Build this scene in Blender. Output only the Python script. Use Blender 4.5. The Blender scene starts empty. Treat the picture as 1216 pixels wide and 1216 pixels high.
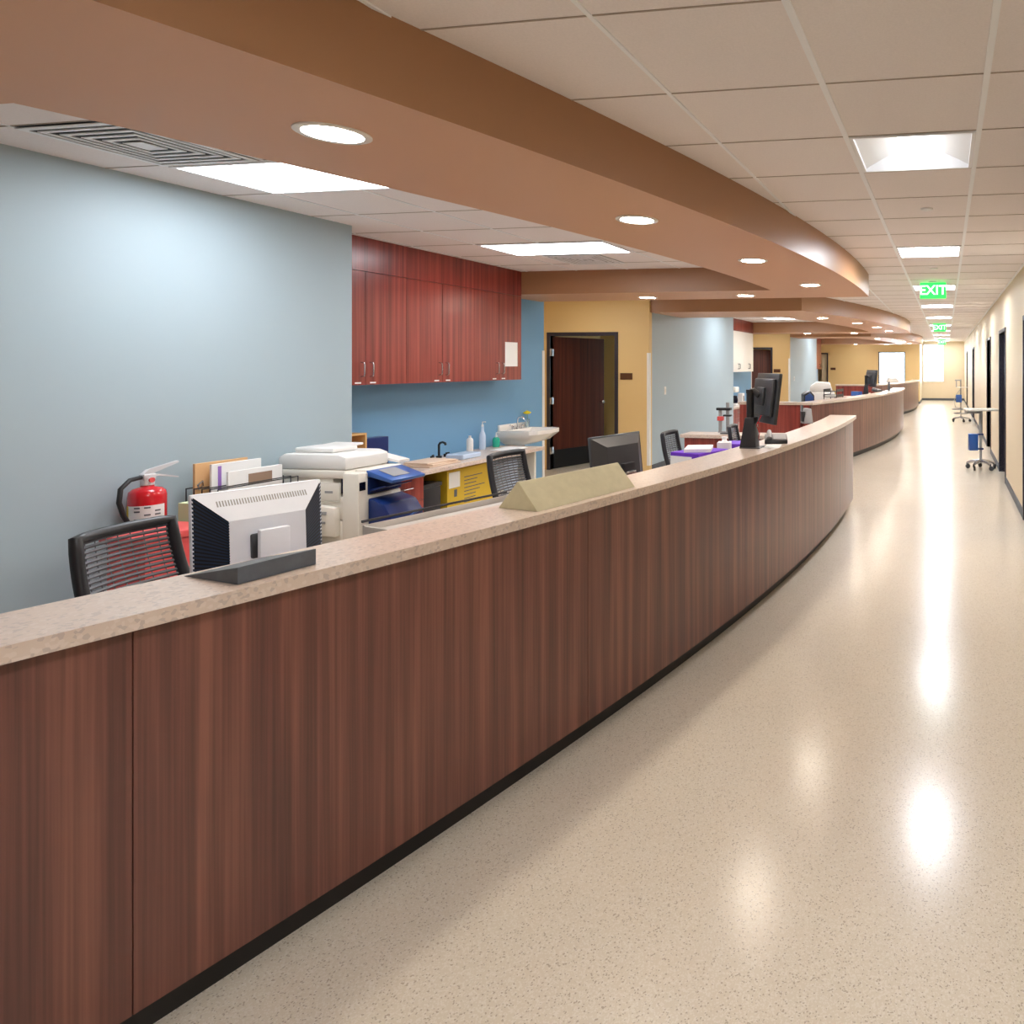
import bpy, bmesh, math, random
from mathutils import Vector, Matrix, Euler
random.seed(7)
SC = bpy.context.scene
COL = SC.collection
PI = math.pi
R = math.radians

# ------------------------------------------------------------------ materials
def lin(c):
    return tuple(((v/255)/12.92 if v/255 <= .04045 else ((v/255+.055)/1.055)**2.4) for v in c)

def mat(name, rgb, rough=.5, metal=0., spec=.5, emit=0., ecol=None, coat=0., trans=0., bump=0., bscale=200., var=0., vscale=6.):
    m = bpy.data.materials.new(name); m.use_nodes = True
    nt = m.node_tree; b = nt.nodes['Principled BSDF']
    c = lin(rgb)
    b.inputs['Base Color'].default_value = (*c, 1)
    b.inputs['Roughness'].default_value = rough
    b.inputs['Metallic'].default_value = metal
    b.inputs['Specular IOR Level'].default_value = spec
    b.inputs['Coat Weight'].default_value = coat
    b.inputs['Coat Roughness'].default_value = .15
    b.inputs['Transmission Weight'].default_value = trans
    if emit:
        b.inputs['Emission Color'].default_value = (*lin(ecol or rgb), 1)
        b.inputs['Emission Strength'].default_value = emit
    tc = nt.nodes.new('ShaderNodeTexCoord')
    if bump:
        n = nt.nodes.new('ShaderNodeTexNoise'); n.inputs['Scale'].default_value = bscale
        nt.links.new(tc.outputs['Object'], n.inputs['Vector'])
        bp = nt.nodes.new('ShaderNodeBump'); bp.inputs['Strength'].default_value = bump; bp.inputs['Distance'].default_value = .002
        nt.links.new(n.outputs['Fac'], bp.inputs['Height']); nt.links.new(bp.outputs['Normal'], b.inputs['Normal'])
    if var:
        n = nt.nodes.new('ShaderNodeTexNoise'); n.inputs['Scale'].default_value = vscale; n.inputs['Detail'].default_value = 5
        nt.links.new(tc.outputs['Object'], n.inputs['Vector'])
        r = nt.nodes.new('ShaderNodeValToRGB')
        r.color_ramp.elements[0].position = .3; r.color_ramp.elements[1].position = .7
        r.color_ramp.elements[0].color = (*[v*(1-var) for v in c], 1); r.color_ramp.elements[1].color = (*[min(1, v*(1+var)) for v in c], 1)
        nt.links.new(n.outputs['Fac'], r.inputs['Fac']); nt.links.new(r.outputs['Color'], b.inputs['Base Color'])
    return m

def wood(name, dark, mid, light, rough=.32, coat=.25, fine=150., wide=22.):
    """ribbon-stripe veneer: vertical streaks along z"""
    m = bpy.data.materials.new(name); m.use_nodes = True
    nt = m.node_tree; b = nt.nodes['Principled BSDF']; L = nt.links.new
    tc = nt.nodes.new('ShaderNodeTexCoord')
    def streak(s, sz, det):
        mp = nt.nodes.new('ShaderNodeMapping'); mp.inputs['Scale'].default_value = (s, s, sz)
        n = nt.nodes.new('ShaderNodeTexNoise'); n.inputs['Scale'].default_value = 1; n.inputs['Detail'].default_value = det
        L(tc.outputs['Object'], mp.inputs['Vector']); L(mp.outputs['Vector'], n.inputs['Vector'])
        return n.outputs['Fac']
    a = streak(wide, .5, 2); f = streak(fine, 1.5, 2)
    mx = nt.nodes.new('ShaderNodeMath'); mx.operation = 'MULTIPLY_ADD'; mx.inputs[1].default_value = .3
    L(f, mx.inputs[0])
    m2 = nt.nodes.new('ShaderNodeMath'); m2.operation = 'MULTIPLY'; m2.inputs[1].default_value = .7
    L(a, m2.inputs[0]); L(m2.outputs[0], mx.inputs[2])
    r = nt.nodes.new('ShaderNodeValToRGB'); e = r.color_ramp.elements
    e[0].position = .34; e[0].color = (*lin(dark), 1); e[1].position = .66; e[1].color = (*lin(light), 1)
    k = e.new(.5); k.color = (*lin(mid), 1)
    L(mx.outputs[0], r.inputs['Fac']); L(r.outputs['Color'], b.inputs['Base Color'])
    b.inputs['Roughness'].default_value = rough; b.inputs['Coat Weight'].default_value = coat; b.inputs['Coat Roughness'].default_value = .25
    return m

def speckle(name, base, dark, light, scale, rough, coat=0., dpos=.18, lpos=.85):
    m = bpy.data.materials.new(name); m.use_nodes = True
    nt = m.node_tree; b = nt.nodes['Principled BSDF']; L = nt.links.new
    tc = nt.nodes.new('ShaderNodeTexCoord')
    v = nt.nodes.new('ShaderNodeTexVoronoi'); v.inputs['Scale'].default_value = scale
    L(tc.outputs['Object'], v.inputs['Vector'])
    sp = nt.nodes.new('ShaderNodeSeparateColor'); L(v.outputs['Color'], sp.inputs['Color'])
    r = nt.nodes.new('ShaderNodeValToRGB'); r.color_ramp.interpolation = 'CONSTANT'; e = r.color_ramp.elements
    e[0].position = 0; e[0].color = (*lin(dark), 1); e[1].position = dpos; e[1].color = (*lin(base), 1)
    k = e.new(lpos); k.color = (*lin(light), 1)
    L(sp.outputs['Red'], r.inputs['Fac'])
    n = nt.nodes.new('ShaderNodeTexNoise'); n.inputs['Scale'].default_value = 1.3; n.inputs['Detail'].default_value = 4
    L(tc.outputs['Object'], n.inputs['Vector'])
    mr = nt.nodes.new('ShaderNodeMapRange'); mr.inputs['To Min'].default_value = .94; mr.inputs['To Max'].default_value = 1.05
    L(n.outputs['Fac'], mr.inputs['Value'])
    vm = nt.nodes.new('ShaderNodeVectorMath'); vm.operation = 'SCALE'
    L(r.outputs['Color'], vm.inputs[0]); L(mr.outputs['Result'], vm.inputs['Scale'])
    L(vm.outputs['Vector'], b.inputs['Base Color']); b.inputs['Specular IOR Level'].default_value = .4
    b.inputs['Roughness'].default_value = rough; b.inputs['Coat Weight'].default_value = coat; b.inputs['Coat Roughness'].default_value = .1
    return m

def paneglass(name):
    m = bpy.data.materials.new(name); m.use_nodes = True
    nt = m.node_tree; nt.nodes.clear(); L = nt.links.new
    o = nt.nodes.new('ShaderNodeOutputMaterial'); t = nt.nodes.new('ShaderNodeBsdfTransparent'); g = nt.nodes.new('ShaderNodeBsdfGlossy')
    t.inputs['Color'].default_value = (.93, .97, .98, 1); g.inputs['Roughness'].default_value = .02
    f = nt.nodes.new('ShaderNodeFresnel'); f.inputs['IOR'].default_value = 1.5
    x = nt.nodes.new('ShaderNodeMixShader')
    L(f.outputs['Fac'], x.inputs['Fac']); L(t.outputs[0], x.inputs[1]); L(g.outputs[0], x.inputs[2]); L(x.outputs[0], o.inputs['Surface'])
    return m

M = {}
M['blue'] = mat('blue_grey_paint', (168, 186, 194), .55, bump=.08, bscale=300)
M['blue2'] = mat('bluer_recess_wall', (112, 162, 200), .5, bump=.08, bscale=300)  # recess wall, a more saturated blue than the bay wall
M['cream'] = mat('cream_paint', (222, 205, 176), .55, bump=.08, bscale=300)
M['yellow'] = mat('golden_paint', (222, 190, 132), .55, bump=.08, bscale=300)
M['soffit'] = mat('tan_soffit_paint', (204, 157, 124), .5, bump=.06, bscale=300)
M['fascia'] = mat('browner_fascia', (164, 120, 84), .38, bump=.06, bscale=300)  # vertical soffit faces, browner than the undersides
M['ceil'] = mat('ceiling_tile', (240, 232, 230), .9, bump=.5, bscale=400, var=.03, vscale=120)
M['tbar'] = mat('white_tee_bar', (244, 244, 246), .45)
M['groove'] = mat('tile_joint', (176, 162, 150), .9)
M['floor'] = speckle('polished_floor', (216, 204, 184), (182, 168, 150), (224, 214, 198), 260, .21, 0., .06, .7)
M['wood'] = wood('sapele_veneer', (80, 47, 42), (106, 64, 54), (132, 84, 69))
M['redwood'] = wood('red_veneer', (104, 34, 30), (136, 52, 44), (160, 74, 60), .28, .4)
M['doorwood'] = wood('door_veneer', (66, 27, 18), (90, 40, 26), (110, 52, 36), .35, .2)
M['counter'] = speckle('stone_laminate', (210, 190, 174), (192, 174, 162), (216, 198, 184), 110, .28, .2, .16, .8)
M['black'] = mat('black_rubber', (22, 22, 24), .45)
M['blackp'] = mat('black_plastic', (34, 35, 40), .38)
M['slate'] = mat('slate_card', (84, 88, 94), .6, var=.12, vscale=30)
M['beige'] = mat('putty_card', (190, 182, 150), .65, var=.06, vscale=25)
M['white'] = mat('white_plastic', (232, 230, 226), .35)
M['offw'] = mat('warm_white_plastic', (226, 220, 208), .4)
M['monw'] = mat('pale_monitor_plastic', (234, 239, 248), .3)
M['vent'] = mat('navy_vent_plastic', (34, 52, 76), .35)
M['grey'] = mat('grey_plastic', (150, 150, 150), .4)
M['meshg'] = mat('grey_chair_mesh', (104, 108, 114), .5)
M['dgrey'] = mat('charcoal_plastic', (58, 60, 64), .35)
M['steel'] = mat('brushed_steel', (190, 190, 194), .25, metal=1)
M['alu'] = mat('satin_aluminium', (222, 222, 224), .35, metal=.3)
M['chrome'] = mat('chrome', (225, 225, 228), .08, metal=1)
M['navy'] = mat('navy_plastic', (22, 44, 100), .28)
M['bluep'] = mat('mid_blue_plastic', (52, 92, 160), .3)
M['screen'] = mat('dark_glass', (14, 18, 40), .08)
M['red'] = mat('red_enamel', (205, 28, 40), .22, coat=.5)
M['redp'] = mat('red_plastic', (222, 84, 84), .4)
M['yelp'] = mat('yellow_card', (206, 172, 40), .6)
M['paper'] = mat('white_paper', (238, 238, 236), .8)
M['manila'] = mat('manila_card', (222, 178, 128), .75)
M['green'] = mat('pale_green_paper', (206, 222, 178), .7)
M['teal'] = mat('green_soap', (34, 170, 140), .2)
M['purple'] = mat('purple_card', (104, 44, 190), .5)
M['violet'] = mat('violet_print', (150, 110, 190), .6)
M['brownp'] = mat('brown_print', (150, 124, 104), .7)
M['plate'] = mat('brown_sign_plate', (84, 48, 24), .4)
M['frame'] = mat('dark_door_frame', (44, 40, 52), .4)
M['framesteel'] = mat('blue_grey_door', (44, 62, 92), .35)
M['porc'] = mat('porcelain', (238, 234, 228), .12, coat=.4)
M['pine'] = mat('light_pine', (214, 168, 108), .55)
M['towel'] = mat('peach_cloth', (226, 200, 176), .9, bump=.4, bscale=150)
M['flower'] = mat('yellow_petals', (240, 216, 30), .6)
M['leaf'] = mat('stem_green', (70, 120, 60), .6)
M['clear'] = mat('clear_plastic', (235, 245, 250), .05, trans=.9)
M['bag'] = mat('crumpled_film', (196, 214, 236), .2, bump=.8, bscale=18)
M['troff'] = mat('lit_diffuser', (255, 253, 248), .5, emit=6.5, ecol=(246, 249, 255))
M['lens'] = mat('lit_lens', (255, 253, 248), .5, emit=45, ecol=(240, 246, 255))
M['lens2'] = mat('dimmed_lens', (236, 232, 228), .5, emit=2, ecol=(240, 246, 255))
M['down'] = mat('lit_downlight', (255, 250, 240), .5, emit=45, ecol=(255, 244, 228))
M['exitg'] = mat('exit_green', (60, 210, 90), .4, emit=.75, ecol=(30, 200, 76))
M['exitl'] = mat('exit_letters', (170, 255, 180), .4, emit=1.2, ecol=(180, 255, 190))
M['glass'] = paneglass('window_glass')
M['pad'] = mat('laminate_grey', (196, 190, 184), .35)

# ------------------------------------------------------------------ mesh building
class MB:
    def __init__(s): s.bm = bmesh.new(); s.mi = 0
    def _face(s, vs):
        try:
            f = s.bm.faces.new(vs); f.material_index = s.mi; return f
        except ValueError: return None
    def mat(s, i): s.mi = i; return s
    def box(s, x0, x1, y0, y1, z0, z1, bev=0., T=None, seg=2):
        cs = [(x0,y0,z0),(x1,y0,z0),(x1,y1,z0),(x0,y1,z0),(x0,y0,z1),(x1,y0,z1),(x1,y1,z1),(x0,y1,z1)]
        vs = [s.bm.verts.new(c) for c in cs]
        fs = [s._face([vs[i] for i in q]) for q in ((3,2,1,0),(4,5,6,7),(0,1,5,4),(1,2,6,5),(2,3,7,6),(3,0,4,7))]
        if bev:
            es = set(e for f in fs for e in f.edges)
            r = bmesh.ops.bevel(s.bm, geom=list(es), offset=bev, segments=seg, affect='EDGES', profile=.5)
            for f in r['faces']: f.material_index = s.mi
            vs = list(set(v for f in r['faces'] for v in f.verts))
        if T is not None:
            for v in vs: v.co = T @ v.co
        return s
    def prism(s, pts, h0, h1, T=None, axis='z', bev=0.):
        """polygon pts extruded along axis (z: pts are xy; y: pts are xz; x: pts are yz)"""
        def P(p, h):
            c = {'z': (p[0], p[1], h), 'y': (p[0], h, p[1]), 'x': (h, p[0], p[1])}[axis]
            return Vector(c)
        a = [s.bm.verts.new(P(p, h0)) for p in pts]; b = [s.bm.verts.new(P(p, h1)) for p in pts]
        n = len(pts); fs = [s._face(a[::-1]), s._face(b)]
        for i in range(n): fs.append(s._face([a[i], a[(i+1) % n], b[(i+1) % n], b[i]]))
        vs = a+b
        if bev:
            es = set(e for f in fs if f for e in f.edges)
            r = bmesh.ops.bevel(s.bm, geom=list(es), offset=bev, segments=2, affect='EDGES', profile=.5)
            for f in r['faces']: f.material_index = s.mi
            vs = list(set(v for f in r['faces'] for v in f.verts))
        if T is not None:
            for v in vs: v.co = T @ v.co
        return s
    def tube(s, pts, r, n=8, closed=False):
        pts = [Vector(p) for p in pts]; m = len(pts); rings = []; up = None
        rr = r if isinstance(r, (list, tuple)) else [r]*m
        for i, p in enumerate(pts):
            if closed: t = pts[(i+1) % m]-pts[i-1]
            else: t = pts[min(i+1, m-1)]-pts[max(i-1, 0)]
            t.normalize()
            if up is None: up = Vector((0, 0, 1)) if abs(t.z) < .9 else Vector((1, 0, 0))
            a = t.cross(up)
            if a.length < 1e-5: a = t.orthogonal()
            a.normalize(); b = a.cross(t).normalized(); up = b
            rings.append([s.bm.verts.new(p+(a*math.cos(2*PI*k/n)+b*math.sin(2*PI*k/n))*rr[i]) for k in range(n)])
        for i in range(m if closed else m-1):
            A, B = rings[i], rings[(i+1) % m]
            for k in range(n): s._face([A[k], A[(k+1) % n], B[(k+1) % n], B[k]])
        if not closed: s._face(rings[0][::-1]); s._face(rings[-1])
        return s
    def lathe(s, prof, n=24, T=None):
        rings = []
        T = T or Matrix()
        for r, z in prof:
            if r < 1e-6: rings.append([s.bm.verts.new(T @ Vector((0, 0, z)))])
            else: rings.append([s.bm.verts.new(T @ Vector((r*math.cos(2*PI*k/n), r*math.sin(2*PI*k/n), z))) for k in range(n)])
        for A, B in zip(rings, rings[1:]):
            if len(A) == 1 and len(B) == 1: continue
            for k in range(n):
                if len(A) == 1: s._face([A[0], B[(k+1) % n], B[k]])
                elif len(B) == 1: s._face([A[k], A[(k+1) % n], B[0]])
                else: s._face([A[k], A[(k+1) % n], B[(k+1) % n], B[k]])
        return s
    def cyl(s, r, z0, z1, n=20, T=None): return s.lathe([(0, z0), (r, z0), (r, z1), (0, z1)], n, T)
    def band(s, fo, fi, ys, z0, z1):
        """strip between curves x=fo(y) (outer) and x=fi(y) (inner), z0..z1"""
        rows = [[s.bm.verts.new((f(y), y, z)) for f, z in ((fo, z0), (fo, z1), (fi, z1), (fi, z0))] for y in ys]
        for A, B in zip(rows, rows[1:]):
            for k in range(4): s._face([A[k], B[k], B[(k+1) % 4], A[(k+1) % 4]])
        s._face(rows[0]); s._face(rows[-1][::-1])
        return s
    def grid(s, fn, nu, nv):
        vs = [[s.bm.verts.new(fn(i/nu, j/nv)) for j in range(nv+1)] for i in range(nu+1)]
        for i in range(nu):
            for j in range(nv): s._face([vs[i][j], vs[i+1][j], vs[i+1][j+1], vs[i][j+1]])
        return s
    def build(s, name, m, parent=None, smooth=None):
        bmesh.ops.recalc_face_normals(s.bm, faces=s.bm.faces)
        me = bpy.data.meshes.new(name); s.bm.to_mesh(me); s.bm.free()
        for x in (m if isinstance(m, (list, tuple)) else [m]): me.materials.append(M[x] if isinstance(x, str) else x)
        if smooth is not None:
            me.shade_smooth(); me.set_sharp_from_angle(angle=R(smooth))
        o = bpy.data.objects.new(name, me); COL.objects.link(o)
        if parent is not None: o.parent = parent
        return o

def tag(o, label, cat, group=None, kind=None):
    o['label'] = label; o['category'] = cat
    if group: o['group'] = group
    if kind: o['kind'] = kind
    return o
def thing(name, label, cat, loc=(0, 0, 0), rz=0., group=None, kind=None):
    o = bpy.data.objects.new(name, None); COL.objects.link(o)
    o.location = loc; o.rotation_euler = (0, 0, rz)
    return tag(o, label, cat, group, kind)
def dup(root, loc, rz, label, group=None, skip=()):
    r = root.copy(); COL.objects.link(r); r.location = loc; r.rotation_euler = (0, 0, rz); r['label'] = label
    if group: r['group'] = group
    for ch in list(root.children):
        c = ch.copy(); COL.objects.link(c); c.parent = r
        for g in list(ch.children):
            d = g.copy(); COL.objects.link(d); d.parent = c
    return r
def struct(name, mb, m, label, cat, smooth=None):
    return tag(mb.build(name, m, None, smooth), label, cat, kind='structure')
def Tr(x=0, y=0, z=0, rx=0, ry=0, rz=0): return Matrix.Translation((x, y, z)) @ Euler((rx, ry, rz)).to_matrix().to_4x4()
def lsp(a, b, n): return [a+(b-a)*i/n for i in range(n+1)]

# ------------------------------------------------------------------ plan constants (metres)
P = 9.55                       # length of one nursing bay along the corridor
BAY = ['nearest', 'middle', 'far']
ZC, ZS, ZT = 2.715, 2.453, 1.062
XR = .82                       # corridor wall
XB, XK = -4.5, -5.12           # blue wall plane, recess wall plane
YD = 9.95                      # golden partition with the door
YW, YE = 29.05, 32.0           # golden wall at the end of the bays, end of corridor
G = .61
X1, X2 = -.462, .147
cx = lambda y: -1.015-(y-7.11)**2/38.35     # countertop front edge
sx = lambda y: -.892-(y-7.4)**2/39.25       # soffit outer edge
ix = lambda y: -1.87-(y-7.4)**2/34.         # soffit inner edge

# ------------------------------------------------------------------ shell
struct('floor', MB().box(-6.6, XR+.1, -3.1, YE+.1, -.1, 0), 'floor', 'polished cream speckled floor running the length of the corridor', 'floor')

TROF_Y = [3.17+i*5*G for i in range(-1, 10) if 3.17+i*5*G < YE-1]
mb = MB()
mb.box(-6.6, X1, -3.1, YE+.1, ZC, ZC+.04)
mb.box(X2, XR+.1, -3.1, YE+.1, ZC, ZC+.04)
ya = -3.1
for y in TROF_Y+[YE+.1]:
    mb.box(X1, X2, ya, y, ZC, ZC+.04)
    ya = y+G
mb.box(-6.6, XR+.1, -3.1, YE+.1, ZC+.16, ZC+.22)
struct('ceiling', mb, 'ceil', 'suspended ceiling of square beige mineral tiles', 'ceiling')

# tee bars: corridor
mb = MB()
for k in range(-2, 2):
    x = X1+k*G
    if k > 1: continue
    w = .012 if k in (0, 1) else .008
    mb.box(x-w, x+w, -3, YE, ZC-.006, ZC)
mb.box(XR-.02, XR, -3, YE, ZC-.012, ZC)
mb.mat(1)
y = 3.17-10*G
while y < YE:
    xl = X1-2*G
    mb.box(xl, X1-.012, y-.003, y+.003, ZC-.003, ZC)
    mb.box(X1+.012, X2-.012, y-.003, y+.003, ZC-.003, ZC)
    mb.box(X2+.012, XR-.02, y-.003, y+.003, ZC-.003, ZC)
    y += G
struct('trim_1', mb, ['tbar', 'groove'], 'white ceiling grid bars running along the corridor', 'ceiling grid')

# right hand corridor wall with door openings
DOORS = [(6.55, 7.5), (9.8, 10.85), (13.0, 14.1), (20.6, 21.7), (27.0, 28.0)]
DH = 2.12
mb = MB(); ya = -3.1
for a, b in DOORS:
    mb.box(XR, XR+.16, ya, a, 0, ZC); mb.box(XR, XR+.16, a, b, DH, ZC); ya = b
mb.box(XR, XR+.16, ya, YE+.1, 0, ZC)
struct('wall_right', mb, 'cream', 'cream corridor wall with a row of dark doors', 'wall')
mb = MB(); ya = -3
for a, b in DOORS:
    mb.box(XR-.012, XR, ya, a-.06, 0, .1, .004); ya = b+.06
mb.box(XR-.012, XR, ya, YE, 0, .1, .004)
struct('baseboard_right', mb, 'slate', 'grey rubber skirting along the cream corridor wall', 'skirting')
ORD = ['nearest the camera', 'beside the rolling cart', 'second beyond the rolling cart', 'beside the far rolling stand', 'last before the end window']
for i, (a, b) in enumerate(DOORS):
    d = thing('door_%d' % (i+1), 'dark blue-grey door in the cream corridor wall, '+ORD[i], 'door', (XR, (a+b)/2, 0), 0, 'doors of the cream corridor wall', 'structure')
    w = (b-a)/2
    MB().prism([(-w-.05, 0), (-w, 0), (-w, DH), (w, DH), (w, 0), (w+.05, 0), (w+.05, DH+.05), (-w-.05, DH+.05)], -.014, .15, axis='x').build('door_frame', 'frame', d)
    lf = MB().box(.085, .13, -w+.003, w-.003, .006, DH-.004, .003).build('door_leaf', 'framesteel', d)
    MB().tube([(.085, -w+.08, 1.02), (.04, -w+.08, 1.02), (.04, -w+.19, 1.02)], .009).build('door_handle', 'steel', lf, 40)

# wall behind the camera
struct('wall_back', MB().box(-5.3, XR+.16, -3.2, -3.05, 0, ZC), 'cream', 'plain cream wall behind the viewpoint', 'wall')

def partition(b, y0):
    """golden partition with door facing the camera; room behind"""
    ax0, ax1 = -6.14, -5.06
    mb = MB()
    xr = XB if b < 2 else -1.1
    mb.box(-6.6, ax0, y0, y0+.1, 0, ZC); mb.box(ax0, ax1, y0, y0+.1, 2.1, ZC)
    wx0, wx1, wz0, wz1 = -2.84, -1.70, .85, 2.19
    if b < 2: mb.box(ax1, xr, y0, y0+.1, 0, ZC)
    else:
        mb.box(ax1, wx0, y0, y0+.1, 0, ZC); mb.box(wx1, xr, y0, y0+.1, 0, ZC)
        mb.box(wx0, wx1, y0, y0+.1, 0, wz0); mb.box(wx0, wx1, y0, y0+.1, wz1, ZC)
    struct('wall_partition', mb, 'yellow', 'golden yellow cross wall closing the %s bay' % BAY[b], 'wall')
    d = thing('door_%d' % (6+b), ['dark red wood door standing ajar in the nearest golden wall', 'black doorway in the middle golden wall behind glare-painted white cabinets', 'open doorway in the far golden wall beside its brown plate'][b], 'door', ((ax0+ax1)/2, y0, 0), 0, None, 'structure')
    w = (ax1-ax0)/2
    MB().prism([(-w-.055, 0), (-w, 0), (-w, 2.1), (w, 2.1), (w, 0), (w+.055, 0), (w+.055, 2.155), (-w-.055, 2.155)], -.015, .115, axis='y').build('door_frame', 'frame', d)
    if b < 2:
        T = Tr(-w+.02, .06, 0, rz=R(72 if b == 0 else 20))
        lf = MB().box(0, 2*w-.03, 0, .045, .3, 2.09, .002, T).build('door_leaf', 'doorwood', d)
        MB().box(.005, 2*w-.035, -.002, .044, .01, .3, 0, T).build('kick_plate', 'black', lf)
        MB().lathe([(0, 0), (.012, 0), (.012, .04), (.028, .05), (.03, .065), (.02, .08), (0, .082)], 16, T @ Tr(2*w-.11, -.001, 1.02, rx=R(90))).build('door_knob', 'steel', lf, 40)
        for z in (.3, 1.08, 1.84):
            MB().box(-w-.005, -w+.03, -.017, .05, z-.055, z+.055, .004).cyl(.011, z-.055, z+.055, 10, Tr(-w+.012, -.02, 0)).build('hinge', 'steel', d, 40)
    # sign plate
    tag(MB().box(-4.97 if b < 2 else -4.9, -4.77 if b < 2 else -4.68, y0-.012, y0, 1.42, 1.52, .003).build('sign_plate', 'plate'),
        'small brown name plate on the %s golden wall by its doorway' % BAY[b], 'sign', 'brown plates on the golden walls')
    return wx0, wx1, wz0, wz1

for b in range(3):
    oy = P*b
    nm = BAY[b]
    # blue wall block
    y0 = -3.1 if b == 0 else oy+YD-P+.1
    struct('wall_left', MB().box(-5.3 if b == 0 else -5.0, XB, y0, oy+4.62, 0, ZC), 'blue', 'pale blue-grey wall of the %s bay' % nm, 'wall')
    struct('wall_recess', MB().box(-5.3, XK, oy+4.62, oy+8.15, 0, ZC), 'blue2', 'blue wall behind the counter of the %s bay' % nm, 'wall')
    struct('wall_alcove', MB().box(-6.6, -6.45, oy+8.0, oy+12.2, 0, ZC).box(-6.45, -5.3, oy+8.0, oy+8.15, 0, ZC).box(-6.45, -5.3, oy+12.1, oy+12.2, 0, ZC), 'yellow' if b < 2 else 'cream', 'golden side walls of the door alcove in the %s bay' % nm, 'wall')
    if b == 2: struct('wall_closing', MB().box(-5.3, -4.9, YW+.1, oy+12.2, 0, ZC), 'cream', 'cream side wall of the room behind the far doorway', 'wall')
    struct('baseboard_left', MB().box(XB, XB+.012, y0, oy+4.62, 0, .1, .003), 'slate', 'grey skirting under the blue wall of the %s bay' % nm, 'skirting')
    W = partition(b, oy+YD)
    # corner guards
    mb = MB().box(XB-.03, XB+.006, oy+4.61, oy+4.626, .0, 1.83) if False else None
    if b < 2:
        tag(MB().prism([(XB-.035, oy+YD-.006), (XB+.006, oy+YD-.006), (XB+.006, oy+YD+.05), (XB, oy+YD+.05), (XB, oy+YD), (XB-.035, oy+YD)], .1, 1.83).build('trim_corner_guard', 'white'),
            'white corner guard at the edge of the %s golden wall' % nm, 'corner guard', 'white corner guards', 'structure')
    tag(MB().prism([(XK, oy+8.11), (XK+.006, oy+8.11), (XK+.006, oy+8.156), (XK-.04, oy+8.156), (XK-.04, oy+8.15), (XK, oy+8.15)], .1, 1.83).build('trim_corner_guard', 'white'),
        'white corner guard beside the sink of the %s bay' % nm, 'corner guard', 'white corner guards', 'structure')
    # soffit
    mb = MB()
    mb.band(lambda y: sx(y-oy), lambda y: ix(y-oy), [oy+v for v in lsp(.45, 8.07, 48)], ZS, ZC)
    mb.band(lambda y: ix(y-oy), lambda y: XB, [oy+v for v in lsp(.45, 1.69, 8)], ZS, ZC)
    mb.band(lambda y: ix(y-oy), lambda y: XK, [oy+v for v in lsp(7.2, 8.07, 6)], ZS, ZC)
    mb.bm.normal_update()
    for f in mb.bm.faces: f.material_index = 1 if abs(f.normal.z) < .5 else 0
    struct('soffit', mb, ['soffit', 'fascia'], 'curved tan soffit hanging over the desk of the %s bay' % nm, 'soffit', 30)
    # bay ceiling grid
    mb = MB()
    for k in range(-7, -3):
        x = X1+k*G
        mb.box(x-.008, x+.008, oy+1.69, oy+7.2, ZC-.004, ZC)
    mb.mat(1)
    for k in range(-2, 7):
        y = oy+3.06+k*G
        if y < oy+1.7 or y > oy+7.2: continue
        mb.box((XB if y < oy+4.62 else XK), ix(y-oy), y-.003, y+.003, ZC-.003, ZC)
    struct('trim_%d' % (2+b), mb, ['tbar', 'groove'], 'ceiling grid bars inside the soffit of the %s bay' % nm, 'ceiling grid')

# end wall, side wall and the windows
wx0, wx1, wz0, wz1 = W
ex0, ex1, ez0, ez1 = -1.05, -.1, .85, 2.6
mb = MB()
mb.box(-1.25, ex0, YE, YE+.12, 0, ZC); mb.box(ex1, XR+.16, YE, YE+.12, 0, ZC)
mb.box(ex0, ex1, YE, YE+.12, 0, ez0); mb.box(ex0, ex1, YE, YE+.12, ez1, ZC)
struct('wall_end', mb, 'cream', 'cream wall closing the corridor under the green exit sign', 'wall')
struct('wall_side', MB().box(-1.25, -1.1, YW+.1, YE, 0, ZC), 'cream', 'short cream side wall at the end of the corridor', 'wall')
struct('baseboard_end', MB().box(-1.1, XR, YE-.012, YE, 0, .1, .003), 'slate', 'grey skirting under the end window', 'skirting')
struct('baseboard_side', MB().box(-1.1, -1.088, YW, YE-.012, 0, .1, .003).box(-1.3, -1.1, YW-.012, YW, 0, .1, .003), 'slate', 'grey skirting at the far golden wall corner', 'skirting')
def window(n, x0, x1, z0, z1, y, label, m, bars):
    w = thing('window_%d' % n, label, 'window', ((x0+x1)/2, y, z0), 0, None, 'structure')
    hw, h = (x1-x0)/2, z1-z0
    mb = MB()
    mb.box(-hw, -hw+.045, -.015, .11, 0, h); mb.box(hw-.045, hw, -.015, .11, 0, h); mb.box(-hw+.045, hw-.045, -.015, .11, 0, .045); mb.box(-hw+.045, hw-.045, -.015, .11, h-.045, h)
    for z in bars: mb.box(-hw+.045, hw-.045, 0, .09, z-.02, z+.02)
    mb.build('window_frame', m, w)
    MB().box(-hw+.045, hw-.045, .045, .051, .045, h-.045).build('window_pane', 'glass', w)
window(1, ex0, ex1, ez0, ez1, YE, 'bright tall window closing the far end of the corridor', 'white', [1.25])
window(2, wx0, wx1, wz0, wz1, YW, 'bright dark-framed window in the far golden wall', 'frame', [])

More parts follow.
